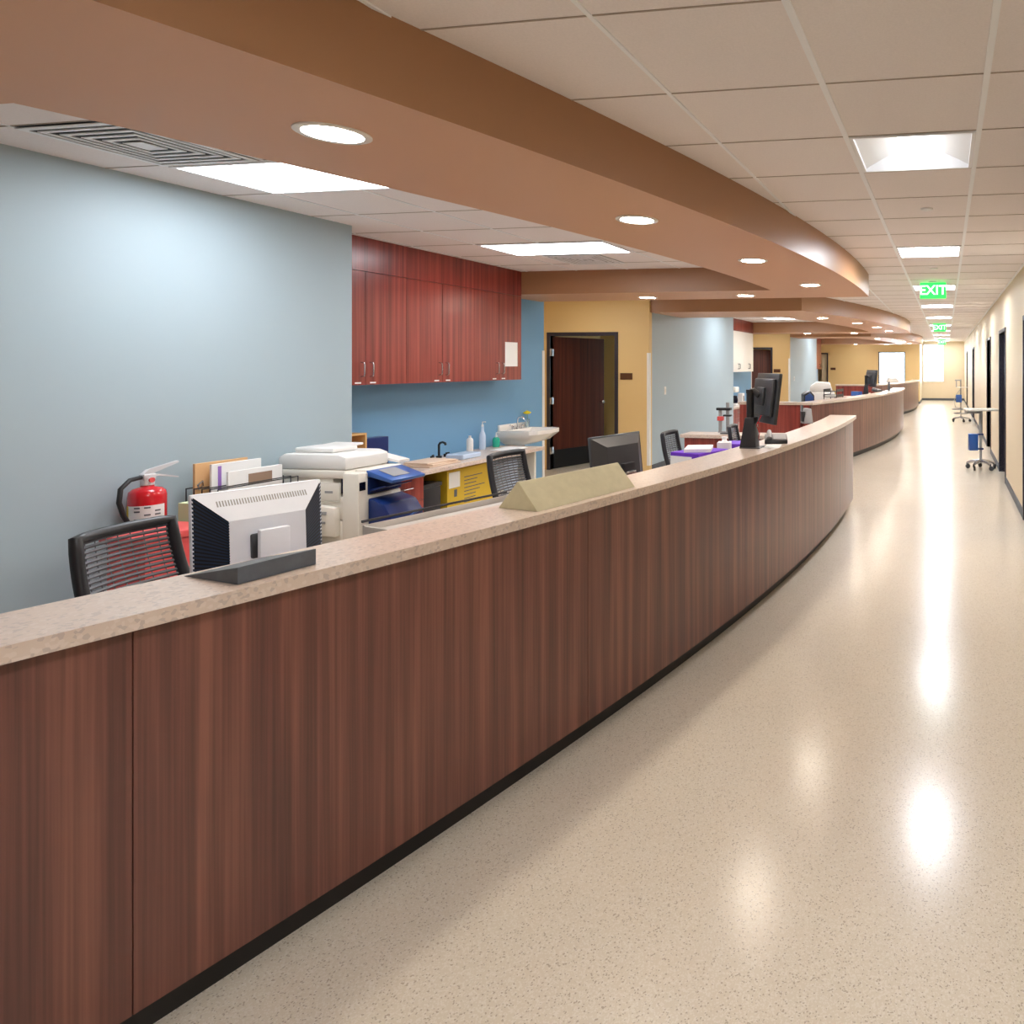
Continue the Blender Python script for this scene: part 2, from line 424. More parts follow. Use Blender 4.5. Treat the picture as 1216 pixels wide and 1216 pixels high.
# ------------------------------------------------------------------ light fittings
proto = None
where = {0: 'behind the viewpoint', 1: 'nearest, with its basket lens showing', 2: 'second, before the first green exit sign', 3: 'third, just behind the first green exit sign', 4: 'fourth along the corridor', 5: 'fifth along the corridor', 6: 'sixth, before the second exit sign', 7: 'seventh along the corridor', 8: 'eighth along the corridor', 9: 'last before the end window'}
for i, y in enumerate(TROF_Y):
    t = thing('ceiling_troffer', 'square recessed corridor ceiling light, '+where.get(i, 'number %d along the corridor' % i), 'ceiling light', ((X1+X2)/2, y+G/2, ZC), 0, 'square troffers along the corridor')
    h = G/2-.014
    mb = MB()
    mb.box(-h, -h+.016, -h, h, -.006, .14); mb.box(h-.016, h, -h, h, -.006, .14); mb.box(-h+.016, h-.016, -h, -h+.016, -.006, .14); mb.box(-h+.016, h-.016, h-.016, h, -.006, .14)
    mb.build('frame', 'tbar', t)
    h -= .016
    MB().grid(lambda u, v: Vector(((2*u-1)*h, (2*v-1)*h, .012+.1*math.sin(PI*min(1, u*1.0)))), 24, 2).build('reflector', 'white', t, 60)
    mb = MB()
    mb.grid(lambda u, v: Vector(((2*u-1)*.085, (2*v-1)*h, .075-.06*math.sin(PI*u))), 12, 2)
    mb.build('lens', 'lens2' if i == 1 else 'lens', t, 60)
# bay troffers (two by four foot, flush)
for b in range(3):
    for k, (y, wt) in enumerate(((3.06, 'before the cabinets'), (5.5, 'in front of the cabinets'))):
        x0, x1 = X1-6*G, X1-4*G
        t = thing('bay_troffer', 'long rectangular ceiling light of the %s bay, %s' % (BAY[b], ['over the blue wall end', 'in front of the wall cabinets'][k]), 'ceiling light', ((x0+x1)/2, P*b+y+G/2, ZC), 0, 'rectangular bay ceiling lights')
        hx, hy = (x1-x0)/2-.012, G/2-.012
        mb = MB()
        mb.box(-hx, hx, -hy, -hy+.022, -.01, 0); mb.box(-hx, hx, hy-.022, hy, -.01, 0); mb.box(-hx, -hx+.022, -hy+.022, hy-.022, -.01, 0); mb.box(hx-.022, hx, -hy+.022, hy-.022, -.01, 0)
        mb.build('frame', 'tbar', t)
        MB().box(-hx+.022, hx-.022, -hy+.022, hy-.022, -.006, -.001).build('diffuser', 'troff', t)
for b in range(3):  # unseen alcove lights, added to brighten the golden walls
    t = thing('added_alcove_fill', 'added unseen square fill light of the door alcove in the %s bay' % BAY[b], 'ceiling light', (-5.2 if b < 2 else -3.6, P*b+8.75, ZC), 0, 'added unseen alcove fill lights')
    MB().prism([(-.3, -.3), (.3, -.3), (.3, .3), (-.3, .3)], -.008, 0).build('frame', 'tbar', t)
    MB().box(-.27, .27, -.27, .27, -.011, -.0085).build('diffuser', 'troff', t)
# downlights in the soffits
DL = [(-2.1, 2.08, 'nearest of its row'), (-1.69, 3.58, 'second of its curved row'), (-1.47, 5.12, 'third of its curved row'), (-1.35, 6.78, 'last at the rounded end'), (-3.52, 7.74, 'on the cross leg by the cabinets'), (-2.3, 7.7, 'on the cross leg near the curve')]
proto = None
for b in range(3):
    for x, y, wt in DL:
        lab = 'round recessed downlight in the %s curved soffit, %s' % (BAY[b], wt)
        if proto is None:
            proto = thing('downlight', lab, 'downlight', (x, y, ZS), 0, 'round downlights in the curved soffits')
            MB().lathe([(.088, -.001), (.09, -.006), (.108, -.007), (.114, -.004), (.114, 0), (.088, 0), (.088, -.001)], 36).build('trim_ring', 'white', proto, 40)
            MB().lathe([(0, -.003), (.088, -.003), (.088, -.0005), (0, -.0005)], 36).build('diffuser', 'down', proto, 40)
        else: dup(proto, (x, P*b+y, ZS), 0, lab)
# air diffuser in the nearest bay
t = thing('air_diffuser', 'square louvred air diffuser in the ceiling above the blue wall', 'air vent', (X1-6*G+G/2, 2.45+G/2, ZC))
mb = MB(); h = .295
for i in range(6):
    a = h-i*.048; c = a-(.028 if i == 0 else .02)
    for q in range(4): mb.prism([(-a, -a), (a, -a), (c, -c), (-c, -c)], -.012, -.008, Tr(rz=q*PI/2))
mb.box(-.035, .035, -.035, .035, -.012, -.004)
mb.build('louvres', 'tbar', t)
MB().box(-h, h, -h, h, -.0015, -.0005).build('plenum', 'black', t)
# second small vent beyond the second troffer
t = thing('air_diffuser', 'square louvred air diffuser beyond the light in front of the cabinets', 'air vent', (-3.6, 6.45, ZC))
mb = MB()
for i in range(6):
    a = .29-i*.048; c = a-(.028 if i == 0 else .02)
    for q in range(4): mb.prism([(-a, -a), (a, -a), (c, -c), (-c, -c)], -.012, -.008, Tr(rz=q*PI/2))
mb.build('louvres', 'tbar', t)
MB().box(-.29, .29, -.29, .29, -.0015, -.0005).build('plenum', 'grey', t)
# sprinkler caps
for y, l in ((4.72, 'round white sprinkler cover in the corridor ceiling before the second light'), (7.65, 'round white sprinkler cover in the corridor ceiling before the exit sign')):
    tag(MB().lathe([(0, -.012), (.036, -.012), (.042, -.006), (.042, 0), (0, 0)], 24, Tr(-.13, y, ZC)).build('ceiling_sprinkler', 'white', None, 40), l, 'sprinkler', 'sprinkler covers')
# exit signs
for i, (y, l) in enumerate(((8.85, 'glowing green exit sign, nearest along the corridor ceiling'), (17.7, 'glowing green exit sign, second along the corridor ceiling'), (29.2, 'glowing green exit sign in front of the end window'))):
    t = thing('exit_sign', l, 'exit sign', (-.165, y, ZC), 0, 'green exit signs')
    MB().box(-.05, .05, -.03, .03, -.018, 0, .003).build('mount', 'white', t)
    MB().box(-.165, .165, -.022, .022, -.222, -.018, .008).build('panel', 'exitg', t)
    cu = bpy.data.curves.new('lettering', 'FONT'); cu.body = 'EXIT'; cu.align_x = 'CENTER'; cu.align_y = 'CENTER'; cu.size = .168; cu.extrude = .002; cu.offset = .003
    cu.materials.append(M['exitl'])
    tmp = bpy.data.objects.new('tmp', cu); COL.objects.link(tmp); bpy.context.view_layer.update()
    me = bpy.data.meshes.new_from_object(tmp.evaluated_get(bpy.context.evaluated_depsgraph_get()))
    bpy.data.objects.remove(tmp); bpy.data.curves.remove(cu); me.name = 'lettering'
    o = bpy.data.objects.new('lettering', me); COL.objects.link(o); o.parent = t
    o.location = (0, -.0235, -.12); o.rotation_euler = (R(90), 0, 0)
# ------------------------------------------------------------------ reception desks
def desk(b):
    oy = P*b
    Y0, Y1 = .85, 7.92
    d = thing('reception_desk', 'long curved dark wood reception desk of the %s bay with pale stone-look counter' % BAY[b], 'reception desk', (0, oy, 0), 0, 'curved reception desks')
    ys = lsp(Y0, Y1, 60)
    mb = MB(); mb.band(cx, lambda y: cx(y)-.31, ys, ZT-.038, ZT)
    mb.box(-3.23, cx(Y0)-.31, Y0, Y0+.31, ZT-.038, ZT)
    mb.build('countertop', 'counter', d, 30)
    seams = [Y0+.02, 1.355, 2.78, 4.23, 5.68, 7.13, Y1-.03]
    for a, c in zip(seams, seams[1:]):
        MB().band(lambda y: cx(y)-.035, lambda y: cx(y)-.06, lsp(a+.0015, c-.0015, 14), .1, ZT-.038).build('front_panel', 'wood', d, 30)
    MB().band(lambda y: cx(y)-.105, lambda y: cx(y)-.13, lsp(Y0+.05, Y1-.09, 50), 0, .1).build('toe_kick', 'black', d, 30)
    MB().band(lambda y: cx(y)-.0605, lambda y: cx(y)-.16, lsp(Y0+.03, Y1-.04, 50), .1, ZT-.038).build('backing_wall', 'redwood', d, 30)
    MB().band(lambda y: cx(y)-.162, lambda y: cx(y)-.86, lsp(Y0+.35, 7.0, 40), .72, .755).build('work_surface', 'counter', d, 30)
    MB().box(-3.21, cx(Y0)-.2, Y0+.03, Y0+.07, 0, ZT-.038).build('return_panel', 'redwood', d)
    # lower far return
    MB().box(-3.02, -1.19, 7.5, 7.84, .81, .85, .003).build('return_top', 'counter', d)
    MB().box(-2.98, -1.19, 7.54, 7.6, 0, .81).build('return_panel', 'redwood', d)
    for y in (2.05, 3.5, 4.95, 6.4):
        MB().box(cx(y)-.84, cx(y)-.165, y-.015, y+.015, 0, .72).build('support_panel', 'redwood', d)
    return d
for b in range(3): desk(b)

# ------------------------------------------------------------------ wall cabinets and recess counters
def upper(b, y0, y1, label, dm):
    oy = P*b
    c = thing('wall_cabinet', label, 'cabinet', (XK, oy+(y0+y1)/2, 1.48), 0, 'wall cabinets of the %s bay' % BAY[b])
    w = (y1-y0)/2; D = .30
    MB().box(0, D, -w, w, 0, .95).build('body', 'redwood', c)
    MB().box(0, D+.02, -w+.001, w-.001, .952, ZC-1.48-.002).build('filler_panel', 'redwood', c)
    for s in (-1, 1):
        a, e = (-w+.0015, -.0015) if s < 0 else (.0015, w-.0015)
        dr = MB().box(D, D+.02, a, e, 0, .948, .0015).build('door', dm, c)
        y = s*.045
        MB().tube([(D+.02, y, .07), (D+.05, y, .075), (D+.055, y, .09), (D+.055, y, .17), (D+.05, y, .185), (D+.02, y, .19)], .0055).build('handle', 'steel' if b == 0 else 'blackp', dr, 40)
        if b == 0: MB().box(D+.02, D+.021, y+(.0 if s > 0 else -.06), y+(.06 if s > 0 else 0), .012, .024).build('label_strip', 'paper', dr)
for b in range(3):
    dm = ['redwood', 'offw', 'redwood'][b]  # middle bay doors off-white: daylight glare on the wood put into the colour
    look = ['red wood', 'glare-painted white', 'reddish'][b]
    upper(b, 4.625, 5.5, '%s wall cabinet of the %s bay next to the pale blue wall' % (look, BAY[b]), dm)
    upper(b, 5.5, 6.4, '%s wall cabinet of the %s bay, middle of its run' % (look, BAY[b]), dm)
    upper(b, 6.4, 7.195, ['red wood wall cabinet with a paper notice on its door', 'glare-painted white wall cabinet ending the middle run at the soffit', 'reddish wall cabinet ending the far run at the soffit'][b], dm)
    oy = P*b
    tag(MB().box(XK, XB-.01, oy+4.625, oy+7.2, .68, .72, .004).build('wall_counter', 'counter'), 'pale laminate counter along the blue recess wall of the %s bay' % BAY[b], 'counter', 'recess counters')
    c = thing('base_cabinet', 'red wood drawer cabinet under the counter of the %s bay' % BAY[b], 'cabinet', (XK, oy+4.63, 0), 0, 'recess base cabinets')
    MB().box(.01, .52, .0, .82, .1, .678).build('body', 'redwood', c)
    MB().box(.01, .46, .0, .82, 0, .1).build('plinth', 'black', c)
    for k in range(2):
        for z0, z1 in ((.46, .67), (.11, .455)):
            dr = MB().box(.52, .54, k*.41+.003, k*.41+.407, z0, z1, .002).build('drawer', 'redwood', c)
            MB().tube([(.54, k*.41+.15, z1-.09), (.565, k*.41+.155, z1-.09), (.565, k*.41+.255, z1-.09), (.54, k*.41+.26, z1-.09)], .006).build('handle', 'steel', dr, 40)
    MB().box(XK, XK+.5, oy+7.17, oy+7.198, 0, .68).build('end_panel', 'offw', None)
    e = bpy.data.objects[-1] if False else None
for o in [o for o in COL.objects if o.name.startswith('end_panel')]:
    b = round((o.bound_box[0][1]-7.17)/P)
    o.parent = [c for c in COL.objects if c.name.startswith('wall_counter') and abs(c.bound_box[0][1]-(P*b+4.625)) < .1][0]

tag(MB().box(XK+.3215, XK+.3225, 6.9, 7.12, 1.63, 1.90).build('paper_notice', 'paper'), 'white paper notice taped to the red cabinet door', 'notice')

# ------------------------------------------------------------------ office chair
def chair_parts(c):
    seat = MB()
    seat.prism([(-.22, -.2), (-.17, -.235), (.17, -.25), (.235, -.2), (.25, 0), (.235, .2), (.17, .25), (-.17, .235), (-.22, .2)], .43, .49, bev=.018).build('seat', 'blackp', c, 40)
    tilt = R(16)
    def bp(u, v):   # u across -1..1, v up 0..1 -> backrest surface
        z = .53+.47*v; w = .20-.022*v
        x = -.215-math.tan(tilt)*(z-.53)+.035*u*u-.03*math.sin(PI*v*.9)
        return Vector((x, u*w, z))
    per = []
    n = 10
    for k in range(n+1): per.append(bp(-1+2*k/n, 0))
    for k in range(1, n+1): per.append(bp(1, k/n))
    for k in range(1, n+1): per.append(bp(1-2*k/n, 1))
    for k in range(1, n): per.append(bp(-1, 1-k/n))
    bk = MB().tube(per, .021, 8, closed=True).build('backrest', 'blackp', c, 50)
    m = MB()
    for k in range(1, 25):
        v = k/25
        pts = [bp(-.95+1.9*j/8, v) for j in range(9)]
        m.tube(pts, .0066, 4)
    for j in range(1, 8):
        m.tube([bp(-1+j/4, .02+.96*k/8)+Vector((-.004, 0, 0)) for k in range(9)], .0025, 4)
    m.build('mesh_panel', 'meshg', bk)
    MB().tube([(-.05, 0, .41), (-.2, 0, .42), (-.262, 0, .47), (-.268, 0, .56), (-.30, 0, .68)], [.03, .03, .028, .025, .02], 8).build('spine', 'blackp', c, 50)
    MB().cyl(.028, .12, .42, 16).cyl(.045, .40, .432, 16).build('gas_column', 'black', c, 40)
    m = MB()
    for k in range(5):
        a = 2*PI*k/5+.3
        m.tube([(0, 0, .12), (.14*math.cos(a), .14*math.sin(a), .105), (.29*math.cos(a), .29*math.sin(a), .075)], [.032, .026, .018], 8)
    m.build('star_base', 'black', c, 50)
    for k in range(5):
        a = 2*PI*k/5+.3
        MB().lathe([(0, -.022), (.02, -.022), (.026, -.016), (.026, .016), (.02, .022), (0, .022)], 14, Tr(.29*math.cos(a), .29*math.sin(a), .026, rx=R(90), rz=a)).tube([(.29*math.cos(a), .29*math.sin(a), .04), (.29*math.cos(a), .29*math.sin(a), .08)], .008, 6).build('caster', 'black', c, 40)
ch = thing('office_chair', 'black mesh-back office chair beside the white monitor and red extinguisher', 'chair', (-2.88, 2.29, 0), R(8), 'black mesh office chairs')
chair_parts(ch)
dup(ch, (-2.84, 4.55, 0), R(-3), 'black mesh-back office chair behind the putty coloured prism on the counter')
dup(ch, (-2.27, 6.2, 0), R(2), 'black mesh-back office chair beside the purple folder')
dup(ch, (-1.88, 6.95, 0), R(6), 'black mesh-back office chair at the low end return, behind the tall monitor stand')

# ------------------------------------------------------------------ counter-top pieces
def on_curve(y, off): return cx(y)+off
a1 = math.atan(-( -2*(1.7-7.11)/38.35)) 
tag(MB().prism([(-.23, 0), (0, 0), (0, .046)], -.1, .1, axis='y', bev=.001).build('sign_wedge', 'slate'), 'low dark grey wedge on the counter in front of the white monitor', 'wedge block')
o = COL.objects[-1]; o.location = (-1.85, 1.66, ZT+.0005); o.rotation_euler = (0, 0, R(-10))
o = tag(MB().prism([(-.105, 0), (.105, 0), (.004, .112), (-.004, .112)], -.3, .3, axis='y', bev=.0015).build('desk_prism', 'beige'), 'long putty coloured triangular prism on the nearest counter', 'prism block')
o.location = (-1.645, 2.835, ZT+.0005); o.rotation_euler = (0, 0, R(-13))

# white monitor: local +X is the back
def monitor(c, w, h, zb, body, side, tilt=0., depth=.055):
    T = Tr(0, 0, zb, ry=tilt)
    hw = w/2
    m = MB().box(-.022, 0, -hw, hw, 0, h, .006, T)
    m.build('screen_housing', body, c, 40)
    MB().box(-.0235, -.021, -hw+.02, hw-.02, .02, h-.02, 0, T).build('screen', 'screen', c)
    return T
c = thing('computer_monitor', 'white-backed computer monitor behind the dark grey wedge', 'monitor', (-2.425, 2.115, .756), R(-20))
T = monitor(c, .385, .37, .085, 'monw', 'vent', R(-3))
hw, h = .1925, .37
b_ = MB()
pr = [(-hw+.005, .004), (hw-.005, .004), (hw-.005, h-.004), (-hw+.005, h-.004)]
# raised centre with chamfered sides
y0, y1, yo = -.112, .112, hw-.003
vs = lambda L: [b_.bm.verts.new(T @ Vector(p)) for p in L]
dB = .062
q = {}
def F(*ps): b_._face(vs(ps))
F((dB, y0, .03), (dB, y1, .03), (dB, y1, h-.10), (dB, y0, h-.10))
F((dB, y0, h-.10), (dB, y1, h-.10), (.001, yo, h-.005), (.001, -yo, h-.005))
F((dB, y0, .03), (.001, -yo, .005), (.001, yo, .005), (dB, y1, .03))
bmesh.ops.remove_doubles(b_.bm, verts=b_.bm.verts, dist=1e-5)
rear = b_.build('back_shell', 'monw', c)
for s in (-1, 1):
    b_ = MB()
    A = (dB, s*.112, .03); B = (dB, s*.112, h-.10); C_ = (.001, s*yo, h-.005); D_ = (.001, s*yo, .005)
    N = 26
    for k in range(N):
        t0, t1 = k/N, (k+.55)/N
        e0 = [Vector(A).lerp(Vector(B), t) for t in (t0, t1)]; e1 = [Vector(D_).lerp(Vector(C_), t) for t in (t0, t1)]
        b_._face([b_.bm.verts.new(T @ p) for p in (e0[0], e1[0], e1[1], e0[1])])
    b_.mat(1)
    b_._face([b_.bm.verts.new(T @ (Vector(p)-Vector((.004, 0, 0)))) for p in (A, D_, C_, B)])
    b_.build('side_vent', ['vent', 'black'], c)
b_ = MB()
for k in range(34):
    y = -.13+k*.26/33
    b_.box(.0, .0012, y-.0018, y+.0018, 0, .022, 0, T @ Tr(.029, 0, h-.05, ry=R(-32.9)))
b_.build('vent_slots', 'grey', c)
MB().box(.055, .075, -.055, .04, .13, .215, .006, T).build('hinge_block', 'dgrey', c, 40)
MB().box(.075, .1, -.045, .045, -.08, .225, .006, Tr(0, 0, .095)).build('stand_neck', 'monw', c, 40)
MB().lathe([(0, 0), (.12, 0), (.12, .008), (.11, .015), (0, .02)], 32, Tr(.05, 0, 0)).build('stand_foot', 'monw', c, 40)
MB().box(-.02, .03, .2, .24, 0, .15, .005).build('side_speaker', 'blackp', c, 40)

# black monitors
def black_monitor(name, label, loc, rz, w=.47, h=.3, zb=.15):
    c = thing(name, label, 'monitor', loc, rz, 'black computer monitors')
    T = monitor(c, w, h, zb, 'dgrey', 'dgrey', R(-6))
    hw = w/2
    m = MB(); f = lambda *ps: m._face([m.bm.verts.new(T @ Vector(p)) for p in ps])
    a = (0, -hw+.012, .012), (0, hw-.012, .012), (0, hw-.012, h-.012), (0, -hw+.012, h-.012)
    d = .05; e = (d, -hw*.62, .03), (d, hw*.62, .03), (d, hw*.62, h-.075), (d, -hw*.62, h-.075)
    for i in range(4): f(a[i], a[(i+1) % 4], e[(i+1) % 4], e[i])
    f(*e)
    bmesh.ops.remove_doubles(m.bm, verts=m.bm.verts, dist=1e-5)
    bs = m.build('back_shell', 'dgrey', c)
    m = MB()
    for k in range(5): m.box(0, .001, -.045+k*.02, -.033+k*.02, 0, .014, 0, T @ Tr(.026, 0, h-.048, ry=R(-51)))
    m.build('badge', 'grey', bs)
    return c, T
c, T = black_monitor('computer_monitor', 'black-backed computer monitor behind the putty coloured prism', (-2.13, 4.26, .756), R(-13), .49, .31, .125)
MB().prism([(-.04, -.02), (.04, -.02), (.055, .14), (-.055, .14)], 0, .03, Tr(.05, 0, .11, rz=0) @ Euler((R(0), 0, 0)).to_matrix().to_4x4(), axis='x', bev=.003).build('stand_neck', 'blackp', c, 40)
MB().box(.05, .1, -.05, .05, .13, .2, .012).build('hinge_block', 'steel', c, 40)
MB().box(-.08, .1, -.12, .12, 0, .014, .004).box(.05, .08, -.035, .035, .012, .13, .004).build('stand_foot', 'blackp', c, 40)

# tall monitor on counter stand
def stand_monitor(loc, rz, label, s=1.):
    c = thing('stand_monitor', label, 'monitor', loc, 0, 'monitors on tall counter stands')
    MB().prism([(-.065, 0), (.055, 0), (.04, .215), (-.025, .215)], -.05, .05, axis='y', bev=.004).build('stand_base', 'blackp', c, 40)
    MB().box(-.06, .09, -.07, .07, 0, .006, .002).build('base_plate', 'dgrey', c)
    MB().cyl(.027, .215, .39, 18).cyl(.03, .385, .41, 18).build('pole', 'black', c, 40)
    r = Matrix.Rotation(rz, 4, 'Z')
    Tm = Matrix.Translation((.085, .02, .175)) @ r @ Tr(ry=R(-7))
    w, h = .44, .355
    m = MB().box(-.025, .0, -w/2, w/2, 0, h, .006, Tm).box(0, .03, -w/2+.03, w/2-.03, .05, h-.04, .012, Tm).box(.03, .05, -.07, .07, .12, .25, .008, Tm).build('screen_housing', 'dgrey', c, 40)
    MB().box(-.0265, -.0245, -w/2+.016, w/2-.016, .02, h-.02, 0, Tm).build('screen', 'screen', c)
    MB().tube([(.0, 0, .40), (.02, .005, .405), Tm @ Vector((.05, 0, .19))], [.018, .02, .024], 10).build('tilt_arm', 'blackp', c, 50)
    MB().tube([Tm @ Vector((.02, .02, .06)), Tm @ Vector((.05, .02, -.02)), (.06, .03, .1), (.04, .05, .01)], .003, 6).build('cable', 'red', c, 50)
    return c
# back normal (-.755,-.656): local +X of the monitor is its back
sm = stand_monitor((-1.375, 4.72, ZT), math.atan2(-.58, -.815), 'black monitor on a tall black stand on the nearest counter')
dup(sm, (-1.66, 14.3, ZT-.05), 0, 'black monitor on a tall stand at the middle desk')

def phone(loc, rz, label):
    c = thing('desk_phone', label, 'phone', loc, rz, 'desk phones on the counters')
    MB().prism([(-.1, 0), (.1, 0), (.1, .03), (-.1, .055)], -.085, .085, axis='y', bev=.006).build('base', 'dgrey', c, 40)
    MB().prism([(-.09, .0562), (.085, .0337), (.085, .0357), (-.09, .0582)], -.02, .075, axis='y').build('keypad', 'grey', c)
    MB().tube([(-.1, -.05, .062), (-.09, -.05, .074), (.07, -.05, .052), (.085, -.05, .04)], [.022, .016, .016, .022], 10).build('handset', 'grey', c, 50)
    return c
ph = phone((-1.27, 5.05, ZT), R(-75), 'grey desk phone on the nearest counter beside the tall monitor stand')
dup(ph, (-1.50, 15.0, ZT), R(-60), 'grey desk phone on the middle counter')
c = thing('card_terminal', 'small upright grey device on the back edge of the nearest counter near its end', 'terminal', (-1.38, 6.75, ZT), R(30))
MB().prism([(-.05, 0), (.05, 0), (.03, .15), (-.02, .15)], -.06, .06, axis='y', bev=.008).build('body', 'grey', c, 40)
MB().box(-.055, -.03, -.045, .045, .02, .12, .003).build('side_cover', 'blackp', c, 40)
for (x, y, rz, l) in ((-1.255, 4.8, 8, 'white sheet of paper lying at the foot of the tall monitor stand'),):
    o = tag(MB().box(-.03, .08, -.1, .1, 0, .003).build('paper_sheet', 'paper'), l, 'paper'); o.location = (x, y, ZT+.0005); o.rotation_euler = (0, 0, R(rz))

# ------------------------------------------------------------------ behind the nearest desk
# long document tray behind the counter
c = thing('document_tray', 'long grey document tray filled with papers behind the nearest counter', 'tray', (-2.28, 2.98, .756), R(-14))
MB().box(-.16, .16, -.38, .38, 0, .012).box(-.16, -.148, -.38, .38, .012, .19).box(.148, .16, -.38, .38, .012, .175).box(-.148, .148, -.38, -.368, .012, .185).box(-.148, .148, .368, .38, .012, .185).build('tray_body', 'pad', c)
mb = MB()
for k in range(9): mb.box(-.14, .14, -.36+k*.003, .35-k*.004, .014+k*.017, .029+k*.017, 0, Tr(rz=R(random.uniform(-1, 1))))
mb.build('papers', 'pad', c)
MB().tube([(-.165, -.38, .205), (-.165, .38, .205)], .006, 6).build('wire_edge', 'blackp', c, 50)

# low cabinet with file sorter
c = thing('low_cabinet', 'low white cabinet against the pale blue wall under the file sorter', 'cabinet', (XB+.02, 3.5675, 0))
MB().box(0, .42, -.3325, .3325, .06, .68, .004).build('body', 'offw', c)
MB().box(.02, .4, -.32, .32, 0, .06).build('plinth', 'black', c)
for s in (0, 1):
    d = MB().box(.42, .438, -.33+.332*s, -.002+.332*s, .07, .67, .003).build('door', 'offw', c)
    MB().tube([(.438, -.03+.06*s, .42), (.46, -.03+.06*s, .43), (.46, -.03+.06*s, .52), (.438, -.03+.06*s, .53)], .005, 6).build('handle', 'steel', d, 50)
c = thing('file_sorter', 'black wire file sorter on the low cabinet holding folders', 'file sorter', (XB+.2, 3.64, .68), 0)
mb = MB().box(-.12, .12, -.26, .26, 0, .012)
for k in range(5): mb.tube([(-.11+k*.055, -.25, .01), (-.11+k*.055, -.25, .24), (-.11+k*.055, .25, .24), (-.11+k*.055, .25, .01)], .004, 6)
mb.build('rack', 'blackp', c)
def folder(name, label, x, y, w, h, m, rx=0, prints=()):
    T = Tr(x, y, .694, rx=rx)
    o = MB().box(-.008, .008, -w/2, w/2, 0, h, .002, T).build(name, m); tag(o, label, 'folder', 'papers in the file sorter')
    for i, (a, b, z0, z1, mm) in enumerate(prints): MB().box(.0085, .0095, a, b, z0, z1, 0, T).build('printed_patch', mm, o)
    return o
fo = folder('paper_folder', 'tan manila folder at the back of the file sorter', XB+.118, 3.565, .31, .37, 'manila')
MB().tube([(XB+.13, 3.43, .91), (XB+.14, 3.415, .94), (XB+.14, 3.44, .96), (XB+.13, 3.45, .93)], .005, 6, True).build('binder_clip', 'steel', fo, 50)
folder('paper_folder', 'white folder with a purple stripe in the file sorter', XB+.172, 3.61, .30, .36, 'paper', 0, [(-.115, -.095, .2, .345, 'violet')])
folder('paper_folder', 'white folder with a brown picture in the front of the file sorter', XB+.228, 3.68, .34, .31, 'paper', 0, [(-.05, .1, .21, .28, 'brownp')])
o = tag(MB().box(-.05, .05, -.055, .055, 0, .19, .004).build('note_box', 'green'), 'pale green paper box beside the file sorter', 'box'); o.location = (XB+.27, 3.302, .6805)
c = thing('waste_bin', 'red plastic bin standing against the pale blue wall below the extinguisher', 'bin', (XB+.40, 3.03, 0))
MB().prism([(-.12, -.16), (.12, -.16), (.12, .16), (-.12, .16)], 0, .74, bev=.012).build('body', 'redp', c, 40)
MB().box(-.14, .14, -.18, .18, .74, .78, .01).build('lid', 'redp', c, 40)

# fire extinguisher
c = thing('fire_extinguisher', 'red fire extinguisher with black hose on the pale blue wall', 'fire extinguisher', (XB+.1, 3.185, .53), 0)
tk = MB().lathe([(0, .17), (.075, .17), (.08, .182), (.08, .39), (.076, .415), (.06, .432), (.03, .441), (.026, .452), (0, .452)], 32).build('tank', 'red', c, 40)
def arc(r, z0, z1, a0, a1, n=14):
    m = MB(); m.grid(lambda u, v: Vector((r*math.cos(a0+(a1-a0)*u), r*math.sin(a0+(a1-a0)*u), z0+(z1-z0)*v)), n, 1); return m
arc(.0812, .2, .345, R(-112), R(20)).build('label', 'paper', tk, 60)
arc(.0814, .2, .345, R(-118), R(-100), 4).build('label_band', 'yelp', tk, 60)
mb = MB()
for i, z in enumerate((.33, .31, .29, .265, .24, .215)):
    for j, a in enumerate((-75, -45, -15)):
        if (i+j) % 3 == 2: continue
        mb.grid(lambda u, v: Vector((.0822*math.cos(R(a+18*u)), .0822*math.sin(R(a+18*u)), z+.008*v)), 3, 1)
mb.build('label_print', 'slate', tk, 60)
MB().cyl(.03, .45, .49, 20).box(-.02, .02, -.03, .03, .478, .512, .004).build('valve', 'alu', c, 40)
MB().cyl(.014, -.004, .004, 16, Tr(.03, 0, .478, ry=R(90))).build('gauge', 'redp', c, 40)
MB().prism([(-.03, .512), (.02, .512), (.15, .555), (.15, .565), (.0, .535)], -.012, .012, axis='x').build('lever', 'alu', c, 30)
MB().prism([(.0, .492), (.05, .494), (.15, .468), (.15, .476), (.05, .504), (.0, .504)], -.012, .012, axis='x').build('carry_handle', 'alu', c, 30)
MB().tube([(0, -.03, .495), (.01, -.09, .49), (.02, -.14, .45), (.025, -.15, .38), (.03, -.135, .31), (.035, -.115, .26), (.04, -.1, .23)], .0115, 10).build('hose', 'black', c, 50)
MB().tube([(.04, -.1, .235), (.045, -.09, .19)], [.012, .02], 10).build('nozzle', 'black', c, 50)
MB().box(-.098, -.07, -.03, .03, .17, .25, .002).tube([(.083*math.cos(R(k*10)), .083*math.sin(R(k*10)), .195) for k in range(36)], .004, 6, True).build('wall_bracket', 'black', c, 40)

